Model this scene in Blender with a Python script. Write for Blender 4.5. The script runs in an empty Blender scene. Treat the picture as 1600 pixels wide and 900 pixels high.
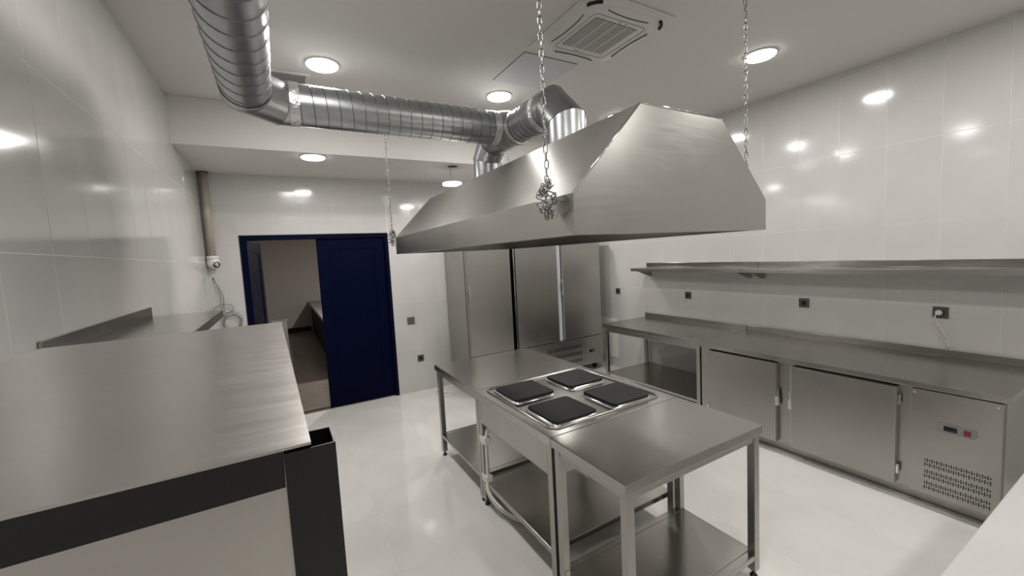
import bpy, bmesh, math, random
from mathutils import Vector, Matrix
random.seed(7)
S = bpy.context.scene
COL = S.collection

# ---------------------------------------------------------------- camera
YAW, PITCH, ROLL, FPX = 0.514273, 0.0813243, 0.0528658, 636.107
def cam_axes():
    cy, sy = math.cos(YAW), math.sin(YAW)
    f = Vector((sy*math.cos(PITCH), cy*math.cos(PITCH), -math.sin(PITCH)))
    r = Vector((cy, -sy, 0)); d = f.cross(r)
    cr, sr = math.cos(ROLL), math.sin(ROLL)
    return cr*r + sr*d, -sr*r + cr*d, f
_r, _d, _f = cam_axes()
cd = bpy.data.cameras.new('camera'); cam = bpy.data.objects.new('camera', cd); COL.objects.link(cam)
m3 = Matrix((_r, -_d, -_f)).transposed()
cam.matrix_world = Matrix.Translation((0, 0, 1.81)) @ m3.to_4x4()
cd.sensor_width = 36.0; cd.lens = 36.0*FPX/1600; cd.clip_start = 0.02
S.camera = cam
# ---------------------------------------------------------------- world, exposure
w = bpy.data.worlds.new('world'); S.world = w; w.use_nodes = True
w.node_tree.nodes['Background'].inputs[0].default_value = (0.03, 0.03, 0.035, 1)
w.node_tree.nodes['Background'].inputs[1].default_value = 0.3
S.view_settings.view_transform = 'Standard'; S.view_settings.look = 'None'
S.view_settings.exposure = 0.12; S.view_settings.gamma = 1.0
S.view_settings.use_curve_mapping = False
LAMP_W = 11.0          # watts of each ceiling lamp
LAMP_COL = (1.0, 0.968, 0.93)

# ---------------------------------------------------------------- materials
MATS = {}
def mat(name, col, rough=0.5, metal=0.0, coat=0.0, emit=None, es=0.0, aniso=0.0, spec=None):
    m = bpy.data.materials.new(name); m.use_nodes = True
    b = m.node_tree.nodes['Principled BSDF']
    b.inputs['Base Color'].default_value = (*col, 1); b.inputs['Roughness'].default_value = rough
    b.inputs['Metallic'].default_value = metal; b.inputs['Coat Weight'].default_value = coat
    b.inputs['Anisotropic'].default_value = aniso
    if spec is not None: b.inputs['Specular IOR Level'].default_value = spec
    if emit: b.inputs['Emission Color'].default_value = (*emit, 1); b.inputs['Emission Strength'].default_value = es
    MATS[name] = m; return m
def N(m, t): return m.node_tree.nodes.new(t)
def L(m, a, b): m.node_tree.links.new(a, b)
def noise(m, scale, detail=3, stretch=(1, 1, 1), coord='Object'):
    tc = N(m, 'ShaderNodeTexCoord'); mp = N(m, 'ShaderNodeMapping'); mp.inputs['Scale'].default_value = stretch
    n = N(m, 'ShaderNodeTexNoise'); n.inputs['Scale'].default_value = scale; n.inputs['Detail'].default_value = detail
    L(m, tc.outputs[coord], mp.inputs[0]); L(m, mp.outputs[0], n.inputs[0]); return n
def ramp_to(m, n, sock, lo, hi, a=0.3, b=0.7):
    r = N(m, 'ShaderNodeMapRange'); r.inputs[1].default_value = a; r.inputs[2].default_value = b
    r.inputs[3].default_value = lo; r.inputs[4].default_value = hi
    L(m, n.outputs['Fac'], r.inputs[0]); L(m, r.outputs[0], m.node_tree.nodes['Principled BSDF'].inputs[sock])
def mixcol(m, n, c1, c2, a=0.3, b=0.7):
    r = N(m, 'ShaderNodeValToRGB'); r.color_ramp.elements[0].position = a; r.color_ramp.elements[1].position = b
    r.color_ramp.elements[0].color = (*c1, 1); r.color_ramp.elements[1].color = (*c2, 1)
    L(m, n.outputs['Fac'], r.inputs[0]); L(m, r.outputs[0], m.node_tree.nodes['Principled BSDF'].inputs['Base Color'])
def bump(m, n, strength, dist=0.01):
    b = N(m, 'ShaderNodeBump'); b.inputs['Strength'].default_value = strength; b.inputs['Distance'].default_value = dist
    L(m, n.outputs['Fac'], b.inputs['Height']); L(m, b.outputs[0], m.node_tree.nodes['Principled BSDF'].inputs['Normal'])
def steel(name, col, rough, tang, wav=0.04, aniso=0.55):
    """brushed stainless steel; tang is the direction across the brushing"""
    m = mat(name, col, rough, 1.0, aniso=aniso)
    g = noise(m, 7, 3, tuple(0.6+7*abs(c) for c in tang)); ramp_to(m, g, 'Roughness', rough*0.93, rough*1.08)
    n2 = noise(m, 1.6, 1); bump(m, n2, wav, 0.05)
    n3 = noise(m, 3, 4); mixcol(m, n3, tuple(c*0.96 for c in col), tuple(min(1, c*1.03) for c in col))
    t = N(m, 'ShaderNodeCombineXYZ')
    for k in range(3): t.inputs[k].default_value = tang[k]
    L(m, t.outputs[0], m.node_tree.nodes['Principled BSDF'].inputs['Tangent'])
    return m
ST = (0.43, 0.42, 0.395)
DG = (0.7071, 0.02, 0.7071)
steel('steel', ST, 0.21, DG)                    # worktops and side faces, brushed along y
steel('steel_x', ST, 0.25, (0.02, 0.7071, 0.7071))
steel('steel_front', (0.43, 0.42, 0.395), 0.30, (0.02, 0.02, 1.0), 0.03)
steel('steel_hood', (0.45, 0.44, 0.415), 0.36, DG, 0.10, 0.75)
steel('steel_hood_end', (0.45, 0.44, 0.415), 0.30, (0.02, 0.02, 1.0), 0.04)
steel('charcoal_steel', (0.05, 0.05, 0.052), 0.32, (0.02, 0.02, 1.0), 0.02)   # dark tube and edging of the stand
steel('steel_stand', (0.58, 0.56, 0.53), 0.30, (0.02, 1.0, 0.3), 0.05)
m = mat('galvanised', (0.42, 0.435, 0.445), 0.33, 1.0); n = noise(m, 14, 4); mixcol(m, n, (0.40, 0.415, 0.425), (0.45, 0.465, 0.475)); n = noise(m, 5, 3); ramp_to(m, n, 'Roughness', 0.30, 0.36)
mat('duct_seam', (0.22, 0.225, 0.23), 0.35, 1.0)
m = mat('foil_tape', (0.78, 0.78, 0.77), 0.16, 1.0); n = noise(m, 45, 5); bump(m, n, 0.9, 0.012)
mat('chrome', (0.75, 0.75, 0.75), 0.12, 1.0)
mat('chain_steel', (0.30, 0.30, 0.295), 0.25, 1.0)
m = mat('wall_tile', (0.57, 0.56, 0.55), 0.10, 0.0, spec=0.55); n = noise(m, 1.5, 3); mixcol(m, n, (0.555, 0.545, 0.535), (0.59, 0.58, 0.57)); n = noise(m, 3, 2); ramp_to(m, n, 'Roughness', 0.085, 0.13)
mat('wall_grout', (0.71, 0.70, 0.685), 0.4)
m = mat('floor_tile', (0.74, 0.73, 0.70), 0.09); n = noise(m, 2.5, 5); mixcol(m, n, (0.70, 0.69, 0.66), (0.76, 0.75, 0.72)); n = noise(m, 6, 4); ramp_to(m, n, 'Roughness', 0.05, 0.11)
mat('floor_grout', (0.70, 0.69, 0.66), 0.35)
m = mat('ceiling_paint', (0.66, 0.645, 0.62), 0.75); n = noise(m, 60, 3); bump(m, n, 0.04)
m = mat('hall_paint', (0.50, 0.47, 0.43), 0.8)
m = mat('navy', (0.0005, 0.0022, 0.017), 0.5, spec=0.06); n = noise(m, 3, 3); ramp_to(m, n, 'Roughness', 0.4, 0.55)
mat('black_gap', (0.006, 0.006, 0.006), 0.7)
m = mat('hotplate_iron', (0.014, 0.014, 0.014), 0.55, spec=0.3)
mat('black_plastic', (0.012, 0.012, 0.013), 0.4)
mat('outlet_grey', (0.085, 0.078, 0.07), 0.35)
mat('switch_rocker', (0.13, 0.115, 0.095), 0.35)
mat('white_plastic', (0.72, 0.71, 0.68), 0.35)
mat('ac_white', (0.66, 0.65, 0.63), 0.4)
mat('hatch_grey', (0.56, 0.565, 0.57), 0.5)
mat('grille_dark', (0.10, 0.095, 0.09), 0.6)
mat('grille_slat', (0.27, 0.265, 0.26), 0.5)
mat('cable_white', (0.72, 0.70, 0.64), 0.45)
mat('cable_grey', (0.22, 0.215, 0.20), 0.5)
mat('pipe_beige', (0.40, 0.365, 0.30), 0.45)
mat('red_switch', (0.22, 0.02, 0.025), 0.3)
mat('screen', (0.008, 0.008, 0.010), 0.15)
mat('control_grey', (0.23, 0.23, 0.235), 0.4)
mat('seal_pale', (0.62, 0.66, 0.70), 0.35)
mat('lamp_glow', (0.9, 0.9, 0.9), 0.4, emit=(1.0, 0.97, 0.92), es=14.0)
m = mat('laminate', (0.28, 0.24, 0.20), 0.4); n = noise(m, 7, 5, (1, 9, 1), 'Generated'); mixcol(m, n, (0.13, 0.108, 0.09), (0.33, 0.285, 0.24), 0.40, 0.60)
mat('baseboard_black', (0.012, 0.012, 0.012), 0.4)
mat('counter_dark', (0.010, 0.0095, 0.009), 0.6, spec=0.15)
mat('counter_stone', (0.30, 0.28, 0.25), 0.3)
m = mat('white_worktop', (0.50, 0.49, 0.48), 0.2); n = noise(m, 4, 4); mixcol(m, n, (0.48, 0.47, 0.46), (0.52, 0.51, 0.50))

# ---------------------------------------------------------------- helpers
def link(name, me, mt=None, parent=None):
    o = bpy.data.objects.new(name, me); COL.objects.link(o)
    if mt and me is not None and not me.materials: me.materials.append(MATS[mt])
    if parent: o.parent = parent
    return o
def tag(o, label=None, cat=None, group=None, kind=None):
    if label: o['label'] = label
    if cat: o['category'] = cat
    if group: o['group'] = group
    if kind: o['kind'] = kind
    return o
def thing(name, label, cat, loc=(0, 0, 0), group=None):
    o = bpy.data.objects.new(name, None); o.location = loc; o.empty_display_size = 0.1; COL.objects.link(o)
    return tag(o, label, cat, group)
class MB:
    """collects shapes in world coordinates; build() links ONE mesh, local to its parent"""
    def __init__(s): s.bm = bmesh.new()
    def box(s, x0, x1, y0, y1, z0, z1, bev=0.0, seg=2):
        r = bmesh.ops.create_cube(s.bm, size=1.0)
        bmesh.ops.scale(s.bm, vec=(x1-x0, y1-y0, z1-z0), verts=r['verts'])
        bmesh.ops.translate(s.bm, vec=((x0+x1)/2, (y0+y1)/2, (z0+z1)/2), verts=r['verts'])
        if bev > 0:
            es = list({e for v in r['verts'] for e in v.link_edges})
            bmesh.ops.bevel(s.bm, geom=es, offset=bev, segments=seg, affect='EDGES', profile=0.5)
        return s
    def poly(s, pts):
        s.bm.faces.new([s.bm.verts.new(p) for p in pts]); return s
    def slab(s, pts, t):
        """flat sheet of thickness t (vector) from a polygon"""
        t = Vector(t); a = [s.bm.verts.new(p) for p in pts]; b = [s.bm.verts.new(Vector(p)+t) for p in pts]
        s.bm.faces.new(a); s.bm.faces.new(list(reversed(b)))
        for i in range(len(a)):
            j = (i+1) % len(a); s.bm.faces.new((a[j], a[i], b[i], b[j]))
        bmesh.ops.recalc_face_normals(s.bm, faces=s.bm.faces[:]); return s
    def tube(s, pts, r, n=8, closed=False, cap=True):
        pts = [Vector(p) for p in pts]; rings = []; k = len(pts); up = None
        for i, p in enumerate(pts):
            if closed: d = pts[(i+1) % k]-pts[i-1]
            else: d = pts[min(i+1, k-1)]-pts[max(i-1, 0)]
            d.normalize()
            if up is None: up = Vector((0, 0, 1)) if abs(d.z) < 0.9 else Vector((1, 0, 0))
            u = (up - d*up.dot(d)).normalized(); v = d.cross(u); up = u
            rings.append([s.bm.verts.new(p+r*(math.cos(2*math.pi*a/n)*u+math.sin(2*math.pi*a/n)*v)) for a in range(n)])
        rng = range(k if closed else k-1)
        for i in rng:
            A, B = rings[i], rings[(i+1) % k]
            for a in range(n):
                f = s.bm.faces.new((A[a], A[(a+1) % n], B[(a+1) % n], B[a])); f.smooth = True
        if cap and not closed:
            s.bm.faces.new(list(reversed(rings[0]))); s.bm.faces.new(rings[-1])
        return s
    def pipe(s, p0, p1, r, n0=None, n1=None, n=40, r1=None):
        """open cylinder from p0 to p1 whose ends lie in planes with normals n0, n1 (mitre cuts)"""
        p0, p1 = Vector(p0), Vector(p1); d = (p1-p0).normalized()
        n0 = Vector(n0) if n0 else d; n1 = Vector(n1) if n1 else d; r1 = r if r1 is None else r1
        u = Vector((0, 0, 1)) if abs(d.z) < 0.9 else Vector((0, 1, 0))
        u = (u-d*u.dot(d)).normalized(); v = d.cross(u); A = []; B = []
        for a in range(n):
            c = math.cos(2*math.pi*a/n)*u+math.sin(2*math.pi*a/n)*v
            o = c*r; A.append(s.bm.verts.new(p0+o-d*(o.dot(n0)/d.dot(n0))))
            o = c*r1; B.append(s.bm.verts.new(p1+o-d*(o.dot(n1)/d.dot(n1))))
        for a in range(n):
            f = s.bm.faces.new((A[a], A[(a+1) % n], B[(a+1) % n], B[a])); f.smooth = True
        return s
    def lathe(s, c, prof, n=32, axis='z'):
        """profile of (radius, height) about an axis through c"""
        c = Vector(c); rings = []
        def P(x, y, h): return c+{'z': Vector((x, y, h)), 'x': Vector((h, x, y)), 'y': Vector((x, h, y))}[axis]
        for r, h in prof:
            if r < 1e-6: rings.append([s.bm.verts.new(P(0, 0, h))])
            else: rings.append([s.bm.verts.new(P(r*math.cos(2*math.pi*a/n), r*math.sin(2*math.pi*a/n), h)) for a in range(n)])
        for A, B in zip(rings, rings[1:]):
            for a in range(n):
                b = (a+1) % n
                if len(A) == 1 and len(B) == 1: continue
                if len(A) == 1: f = s.bm.faces.new((A[0], B[b], B[a]))
                elif len(B) == 1: f = s.bm.faces.new((A[a], A[b], B[0]))
                else: f = s.bm.faces.new((A[a], A[b], B[b], B[a]))
                f.smooth = True
        bmesh.ops.recalc_face_normals(s.bm, faces=s.bm.faces[:]); return s
    def mesh(s, name, off=(0, 0, 0)):
        me = bpy.data.meshes.new(name)
        bmesh.ops.translate(s.bm, vec=-Vector(off), verts=s.bm.verts[:]); s.bm.to_mesh(me); s.bm.free(); return me
    def build(s, name, mt, parent=None, origin=None):
        """origin: world position of the object's own origin (top-level only)"""
        base = Vector((0, 0, 0)); p = parent
        while p is not None: base += p.location; p = p.parent
        if parent is None and origin: base = Vector(origin)
        o = link(name, s.mesh(name, base), mt, parent)
        if parent is None and origin: o.location = origin
        return o
def smooth_pts(pts, k=8):
    P = [Vector(p) for p in pts]; P = [2*P[0]-P[1]]+P+[2*P[-1]-P[-2]]; out = []
    for i in range(1, len(P)-2):
        for j in range(k):
            t = j/k; a, b, c, d = P[i-1:i+3]
            out.append(0.5*((2*b)+(c-a)*t+(2*a-5*b+4*c-d)*t*t+(3*b-a-3*c+d)*t**3))
    out.append(P[-2]); return out
_shared = {}
def shared_box(w, d, h, bev, mt):
    k = (round(w, 4), round(d, 4), round(h, 4), mt)
    if k not in _shared:
        me = MB().box(-w/2, w/2, -d/2, d/2, -h/2, h/2, bev, 1).mesh('tile'); me.materials.append(MATS[mt]); _shared[k] = me
    return _shared[k]

# ---------------------------------------------------------------- room dimensions
XL, XR, YB, YR = -0.68, 4.42, 5.47, -4.4
ZC, ZS, YS = 3.25, 2.86, 4.30          # ceiling, lowered ceiling, front of lowered ceiling
G = 0.0009                             # tiles stand proud of the joint bed
DX0, DX1, DZ = -0.372, 1.262, 2.185    # doorway

def struct(name, mb, mt, parent=None):
    o = mb.build(name, mt, parent)
    if parent is None: o['kind'] = 'structure'
    return o
floor = struct('floor', MB().box(XL-0.1, XR+0.1, YR-0.1, YB+0.1, -0.12, -0.0004), 'floor_grout')
ceiling = struct('ceiling', MB().box(XL-0.1, XR+0.1, YR-0.1, YB+0.2, ZC, ZC+0.12), 'ceiling_paint')
struct('lowered_ceiling', MB().box(XL, XR, YS, YB, ZS, ZC-0.001), 'ceiling_paint', ceiling)
wl = struct('wall_left', MB().box(XL-0.12, XL-G, YR-0.1, YB+0.2, 0, ZC), 'wall_grout')
wr = struct('wall_right', MB().box(XR+G, XR+0.12, YR-0.1, YB+0.2, 0, ZC), 'wall_grout')
wb = struct('wall_back', MB().box(XL-0.1, DX0, YB+G, YB+0.2, 0, ZC).box(DX1, XR+0.1, YB+G, YB+0.2, 0, ZC).box(DX0, DX1, YB+G, YB+0.2, DZ, ZC), 'wall_grout')
wq = struct('wall_rear', MB().box(XL-0.1, XR+0.1, YR-0.12, YR-G, 0, ZC), 'wall_grout')

JO = 0.0026      # joint width
def lay(parent, plane, us, vs, u_lim, v_lim, hole=None, name='tile', mt='wall_tile', clip=None, tilt=0.0017):
    """rows and columns of tiles; plane gives (origin axis mapping)"""
    for i in range(len(us)-1):
        for j in range(len(vs)-1):
            rects = [(max(us[i], u_lim[0]), min(us[i+1], u_lim[1]), max(vs[j], v_lim[0]), min(vs[j+1], v_lim[1]))]
            if clip:
                nr = []
                for a, b, c, d in rects:
                    cu, cv = clip                                   # above cv only where u < cu
                    if a >= cu: d = min(d, cv)
                    nr.append((a, b, c, d))
                rects = nr
            if hole:
                nr = []
                h0, h1, g0, g1 = hole
                for a, b, c, d in rects:
                    if b <= h0 or a >= h1 or d <= g0 or c >= g1: nr.append((a, b, c, d)); continue
                    if a < h0: nr.append((a, h0, c, d))
                    if b > h1: nr.append((h1, b, c, d))
                    if d > g1: nr.append((max(a, h0), min(b, h1), g1, d))
                rects = nr
            for a, b, c, d in rects:
                wu, wv = b-a-JO, d-c-JO
                if wu < 0.008 or wv < 0.008: continue
                u, v = (a+b)/2, (c+d)/2; t = 0.02
                if plane in ('left', 'right'):
                    me = shared_box(t, wu, wv, 0.0007, mt); x = XL-t/2 if plane == 'left' else XR+t/2; loc = (x, u, v)
                elif plane in ('back', 'rear'):
                    me = shared_box(wu, t, wv, 0.0007, mt); y = YB+t/2 if plane == 'back' else YR-t/2; loc = (u, y, v)
                else:
                    me = shared_box(wu+0.001, wv+0.001, t, 0.0003, mt); loc = (u, v, -t/2)
                o = link(name, me, None, parent); o.location = loc
                q = [random.uniform(-tilt, tilt) for _ in range(3)]
                if plane in ('left', 'right'): q[0] = 0
                elif plane in ('back', 'rear'): q[1] = 0
                else: q[2] = 0; q[0] *= 0.3; q[1] *= 0.3
                o.rotation_euler = q
def steps(o, p, lo, hi):
    k = math.floor((lo-o)/p); r = []
    while o+k*p < hi+p: r.append(o+k*p); k += 1
    return r
ZROWS = [-0.052, 0.596, 1.244, 1.893, 2.540, 3.190, 3.84]
lay(wr, 'right', steps(0.781, 0.3275, -1.4, YB), ZROWS, (-1.4, YB), (0, ZC), clip=(YS-0.2, ZS))
lay(wl, 'left', steps(1.699, 0.3275, -1.4, YB), ZROWS, (-1.4, YB), (0, ZC), clip=(YS-0.2, ZS))
lay(wb, 'back', steps(-0.345, 0.3225, XL, XR), ZROWS[:5]+[3.19], (XL, XR), (0, ZS), hole=(DX0, DX1, -1, DZ))
lay(floor, 'floor', steps(0.46, 0.642, XL, XR), steps(2.94, 0.642, YR, YB), (XL, XR), (YR, YB), name='floor_tile', mt='floor_tile')

# ---------------------------------------------------------------- hall beyond the door
HY0, HY1, HX0, HX1, HZ = YB+0.2, 12.6, -1.6, 3.2, 2.75
hf = struct('floor_hall', MB().box(HX0, HX1, YB+0.1, HY1, -0.12, -0.004), 'black_gap')
y = YB+0.102; row = 0
pw = 0.195; pl = 1.6
while y < HY1-0.05:
    off = (row*0.53) % pl
    x = -2.2+off-pl
    while x < HX1:
        a, b = max(x, HX0), min(x+pl, HX1)
        if b-a > 0.05:
            o = link('plank', shared_box(b-a-0.003, pw-0.003, 0.014, 0.001, 'laminate'), None, hf); o.location = ((a+b)/2, y+pw/2, -0.007)
        x += pl
    y += pw; row += 1
struct('wall_hall_back', MB().box(HX0, HX1, HY1, HY1+0.1, 0, HZ), 'hall_paint')
struct('wall_hall_left', MB().box(HX0-0.1, HX0, HY0, HY1+0.1, 0, HZ), 'hall_paint')
struct('wall_hall_right', MB().box(HX1, HX1+0.1, HY0, HY1+0.1, 0, HZ), 'hall_paint')
struct('ceiling_hall', MB().box(HX0-0.1, HX1+0.1, HY0, HY1+0.1, HZ, HZ+0.1), 'ceiling_paint')
struct('baseboard_hall', MB().box(HX0, 0.62, HY1-0.016, HY1, 0, 0.13, 0.003), 'baseboard_black')
t = thing('hall_counter', 'dark counter with pale stone top beyond the open doorway', 'counter', (1.0, 9.5, 0))
MB().box(0.66, 1.35, 7.4, HY1-0.02, 0.0, 0.76, 0.004).build('cabinet_body', 'counter_dark', t)
MB().box(0.60, 1.38, 7.35, HY1-0.02, 0.76, 0.82, 0.006).build('counter_top', 'counter_stone', t)

# ---------------------------------------------------------------- doorway and its two leaves
door = tag(thing('door_1', 'navy blue double door, one leaf closed and one open', 'door', (0.4, YB, 0)), kind='structure')
fr = MB()
fr.box(DX0+0.006, DX0+0.072, YB-0.006, YB+0.16, 0, DZ-0.006, 0.004).box(DX1-0.048, DX1-0.006, YB-0.006, YB+0.16, 0, DZ-0.006, 0.004)
fr.box(DX0+0.072, DX1-0.048, YB-0.006, YB+0.16, DZ-0.056, DZ-0.006, 0.004)
fr.build('frame', 'navy', door)
MB().box(DX0, DX0+0.006, YB-0.004, YB+0.02, 0, DZ).box(DX1-0.006, DX1, YB-0.004, YB+0.02, 0, DZ).box(DX0, DX1, YB-0.004, YB+0.02, DZ-0.006, DZ).build('sealant', 'outlet_grey', door)
MB().box(DX0+0.072, DX1-0.048, YB+0.01, YB+0.12, 0.0, 0.012, 0.003).build('threshold', 'steel_x', door)
def leaf(name, w, h):
    """leaf local: hinge at x=0, extends +x, thickness y 0..0.045"""
    f = 0.125; mb = MB()
    mb.box(0, f, 0, 0.045, 0, h, 0.003).box(w-f, w, 0, 0.045, 0, h, 0.003).box(f, w-f, 0, 0.045, h-f, h, 0.003).box(f, w-f, 0, 0.045, 0, f+0.02, 0.003)
    o = link(name, mb.mesh(name), 'navy', door)
    p = link('panel', MB().box(f-0.005, w-f+0.005, 0.010, 0.035, f+0.015, h-f+0.005).mesh('panel'), 'navy', o)
    b = MB()
    for x0, x1, z0, z1 in ((f, f+0.012, f+0.02, h-f), (w-f-0.012, w-f, f+0.02, h-f), (f+0.012, w-f-0.012, f+0.02, f+0.032), (f+0.012, w-f-0.012, h-f-0.012, h-f)):
        b.box(x0, x1, 0.002, 0.016, z0, z1, 0.002)
    link('bead', b.mesh('bead'), 'navy', o); return o
o = leaf('closed_leaf', 0.805, 2.11); o.location = (0.408-0.4, 0.035, 0.016)
o = leaf('open_leaf', 0.72, 2.11); o.location = (-0.298-0.4, 0.12, 0.016); o.rotation_euler[2] = math.atan2(0.70, 0.10)

# ---------------------------------------------------------------- ceiling lamps
def lamp(x, y, z, label, group=None, power=None, kindname='ceiling_light'):
    t = thing(kindname, label, 'ceiling light', (x, y, z), group)
    link('rim', MB().lathe((0, 0, 0), [(0.114, -0.0005), (0.116, -0.008), (0.110, -0.012), (0.104, -0.010), (0.104, -0.0005)], 40).mesh('rim'), 'white_plastic', t)
    link('diffuser', MB().lathe((0, 0, 0), [(0.104, -0.003), (0.1035, -0.018), (0.098, -0.023), (0.0, -0.024)], 40).mesh('diffuser'), 'lamp_glow', t)
    la = bpy.data.lights.new('lamp_light', 'AREA'); la.shape = 'DISK'; la.size = 0.20; la.energy = power or LAMP_W; la.color = LAMP_COL
    o = bpy.data.objects.new('lamp_light', la); COL.objects.link(o); o.parent = t; o.location = (0, 0, -0.0255)
    return t
lamp(0.39, 3.29, ZC, 'round white ceiling light beside the small ventilation grille')
lamp(1.855, 3.33, ZC, 'round white ceiling light beside the square access hatch')
lamp(3.36, 1.86, ZC, 'round white ceiling light near right wall beside the hanging chain')
lamp(3.32, 3.36, ZC, 'round ceiling light mostly hidden behind the extractor hood')
lamp(0.37, 4.43, ZS, 'round white light in the lowered ceiling above the blue door')
lamp(3.32, 4.86, ZS, 'round light in the lowered ceiling above the refrigerators')
for x, y in ((0.25, 1.93), (0.35, 0.55), (1.85, 0.55), (3.32, 0.45), (0.35, -0.9), (1.85, -0.9), (3.32, -0.9)):
    lamp(x, y, ZC, 'round white ceiling light outside the picture', 'ceiling lights outside the picture')
# loose downlight hanging out of its hole
MB().lathe((1.826, 4.474, ZS), [(0.058, -0.0015), (0.0, -0.002)], 28).build('lamp_opening', 'black_gap', ceiling)
t = thing('loose_downlight', 'white round downlight dangling on its wire from the lowered ceiling', 'ceiling light', (1.82, 4.50, ZS-0.20))
MB().tube(smooth_pts([(1.80, 4.474, ZS+0.0), (1.797, 4.475, ZS-0.07), (1.805, 4.48, ZS-0.13), (1.82, 4.50, ZS-0.17)]), 0.003, 6).build('wire', 'cable_grey', t)
MB().lathe((1.82, 4.50, ZS-0.17), [(0, 0), (0.085, 0), (0.112, -0.012), (0.112, -0.016), (0.10, -0.016)], 36).build('housing', 'white_plastic', t)
MB().lathe((1.82, 4.50, ZS-0.17), [(0.110, -0.016), (0.110, -0.034), (0.104, -0.038), (0, -0.039)], 36).build('diffuser', 'lamp_glow', t)
la = bpy.data.lights.new('lamp_light', 'AREA'); la.shape = 'DISK'; la.size = 0.19; la.energy = LAMP_W*0.7; la.color = LAMP_COL
o = bpy.data.objects.new('lamp_light', la); COL.objects.link(o); o.parent = t; o.location = (0, 0, -0.012)
# unseen lamp added to brighten the hall beyond the door
lamp(1.9, 8.2, HZ, 'unseen round lamp added to light the hall beyond the door', power=75.0, kindname='hall_fill_light')

# ---------------------------------------------------------------- air conditioner cassette
ax0, ax1, ay0, ay1 = 1.63, 2.30, 1.79, 2.47
acx, acy = (ax0+ax1)/2, (ay0+ay1)/2
ac = thing('air_conditioner', 'white square cassette air conditioner set in the ceiling', 'air conditioner', (acx, acy, ZC))
MB().box(ax0, ax1, ay0, ay1, ZC-0.012, ZC-0.0005, 0.005).build('ceiling_panel', 'ac_white', ac)
def rrect(cx, cy, hx, hy, r, z, n=6):
    out = []
    for qx, qy, a0 in ((1, 1, 0), (-1, 1, 90), (-1, -1, 180), (1, -1, 270)):
        for i in range(n+1):
            a = math.radians(a0+90*i/n); out.append((cx+qx*(hx-r)+r*math.cos(a), cy+qy*(hy-r)+r*math.sin(a), z))
    return out
mb = MB(); rings = [[mb.bm.verts.new(p) for p in rrect(acx, acy, h, h, r, z)] for h, r, z in ((0.315, 0.09, ZC-0.011), (0.300, 0.09, ZC-0.028), (0.235, 0.06, ZC-0.040), (0.225, 0.055, ZC-0.040))]
for A, B in zip(rings, rings[1:]):
    for i in range(len(A)):
        j = (i+1) % len(A); f = mb.bm.faces.new((A[i], A[j], B[j], B[i])); f.smooth = True
mb.bm.faces.new(rings[-1]); bmesh.ops.recalc_face_normals(mb.bm, faces=mb.bm.faces[:])
mb.build('fascia', 'ac_white', ac)
gx, gy, gh = acx-0.01, acy-0.005, 0.172
MB().box(gx-gh, gx+gh, gy-gh, gy+gh, ZC-0.0415, ZC-0.040).build('grille_backing', 'grille_dark', ac)
me = MB().box(-gh, gh, -0.0036, 0.0036, -0.004, 0.0, 0.001, 1).mesh('slat'); me.materials.append(MATS['ac_white'])
ns = 21
for i in range(ns):
    o = link('slat', me, None, ac); o.location = (gx-acx, gy-acy-gh+(i+0.5)*2*gh/ns, -0.0415)
me = MB().box(-0.004, 0.004, -gh, gh, -0.0055, 0.0, 0.001, 1).mesh('divider'); me.materials.append(MATS['ac_white'])
for i in (-1, 0, 1):
    o = link('divider', me, None, ac); o.location = (gx-acx+i*gh/2, gy-acy, -0.0415)
MB().tube([(*p[:2], ZC-0.0405) for p in rrect(acx, acy, 0.212, 0.212, 0.03, 0)], 0.0022, 5, closed=True).build('grille_frame', 'grille_slat', ac)
for k, (ux, uy) in enumerate(((1, 0), (-1, 0), (0, 1), (0, -1))):
    def P(a, b, z): return (acx+ux*b-uy*a, acy+uy*b+ux*a, z)
    fl = MB(); n = 10; top = []; bot = []
    for i in range(n+1):
        a = -0.165+0.33*i/n; bow = 0.016*(1-(a/0.165)**2)
        top.append(P(a, 0.303, ZC-0.026)); bot.append(P(a, 0.262-bow+0.006, ZC-0.041))
    fl.slab(top+list(reversed(bot)), (0, 0, 0.006)); o = fl.build('air_flap', 'ac_white', ac)
    MB().tube([Vector(q)+Vector((0, 0, -0.001)) for q in bot], 0.0028, 5).build('slot', 'black_gap', o)
for sx, sy in ((-1, -1), (1, -1)):
    a0 = math.atan2(sy, sx)
    pts = [(acx+sx*0.205+0.10*math.cos(a0+q), acy+sy*0.205+0.10*math.sin(a0+q), ZC-0.033) for q in [(-0.45+0.9*i/8) for i in range(9)]]
    MB().tube(pts, 0.010, 6).build('corner_vent', 'black_gap', ac)
for q in (-0.03, 0.02): MB().lathe((acx+q+0.03, acy-0.195, ZC-0.040), [(0.006, 0), (0.006, -0.002), (0, -0.002)], 12).build('sensor', 'grille_slat', ac)
MB().box(acx-0.06, acx-0.015, acy+0.19, acy+0.196, ZC-0.0412, ZC-0.0395).build('nameplate', 'grille_dark', ac)

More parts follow.
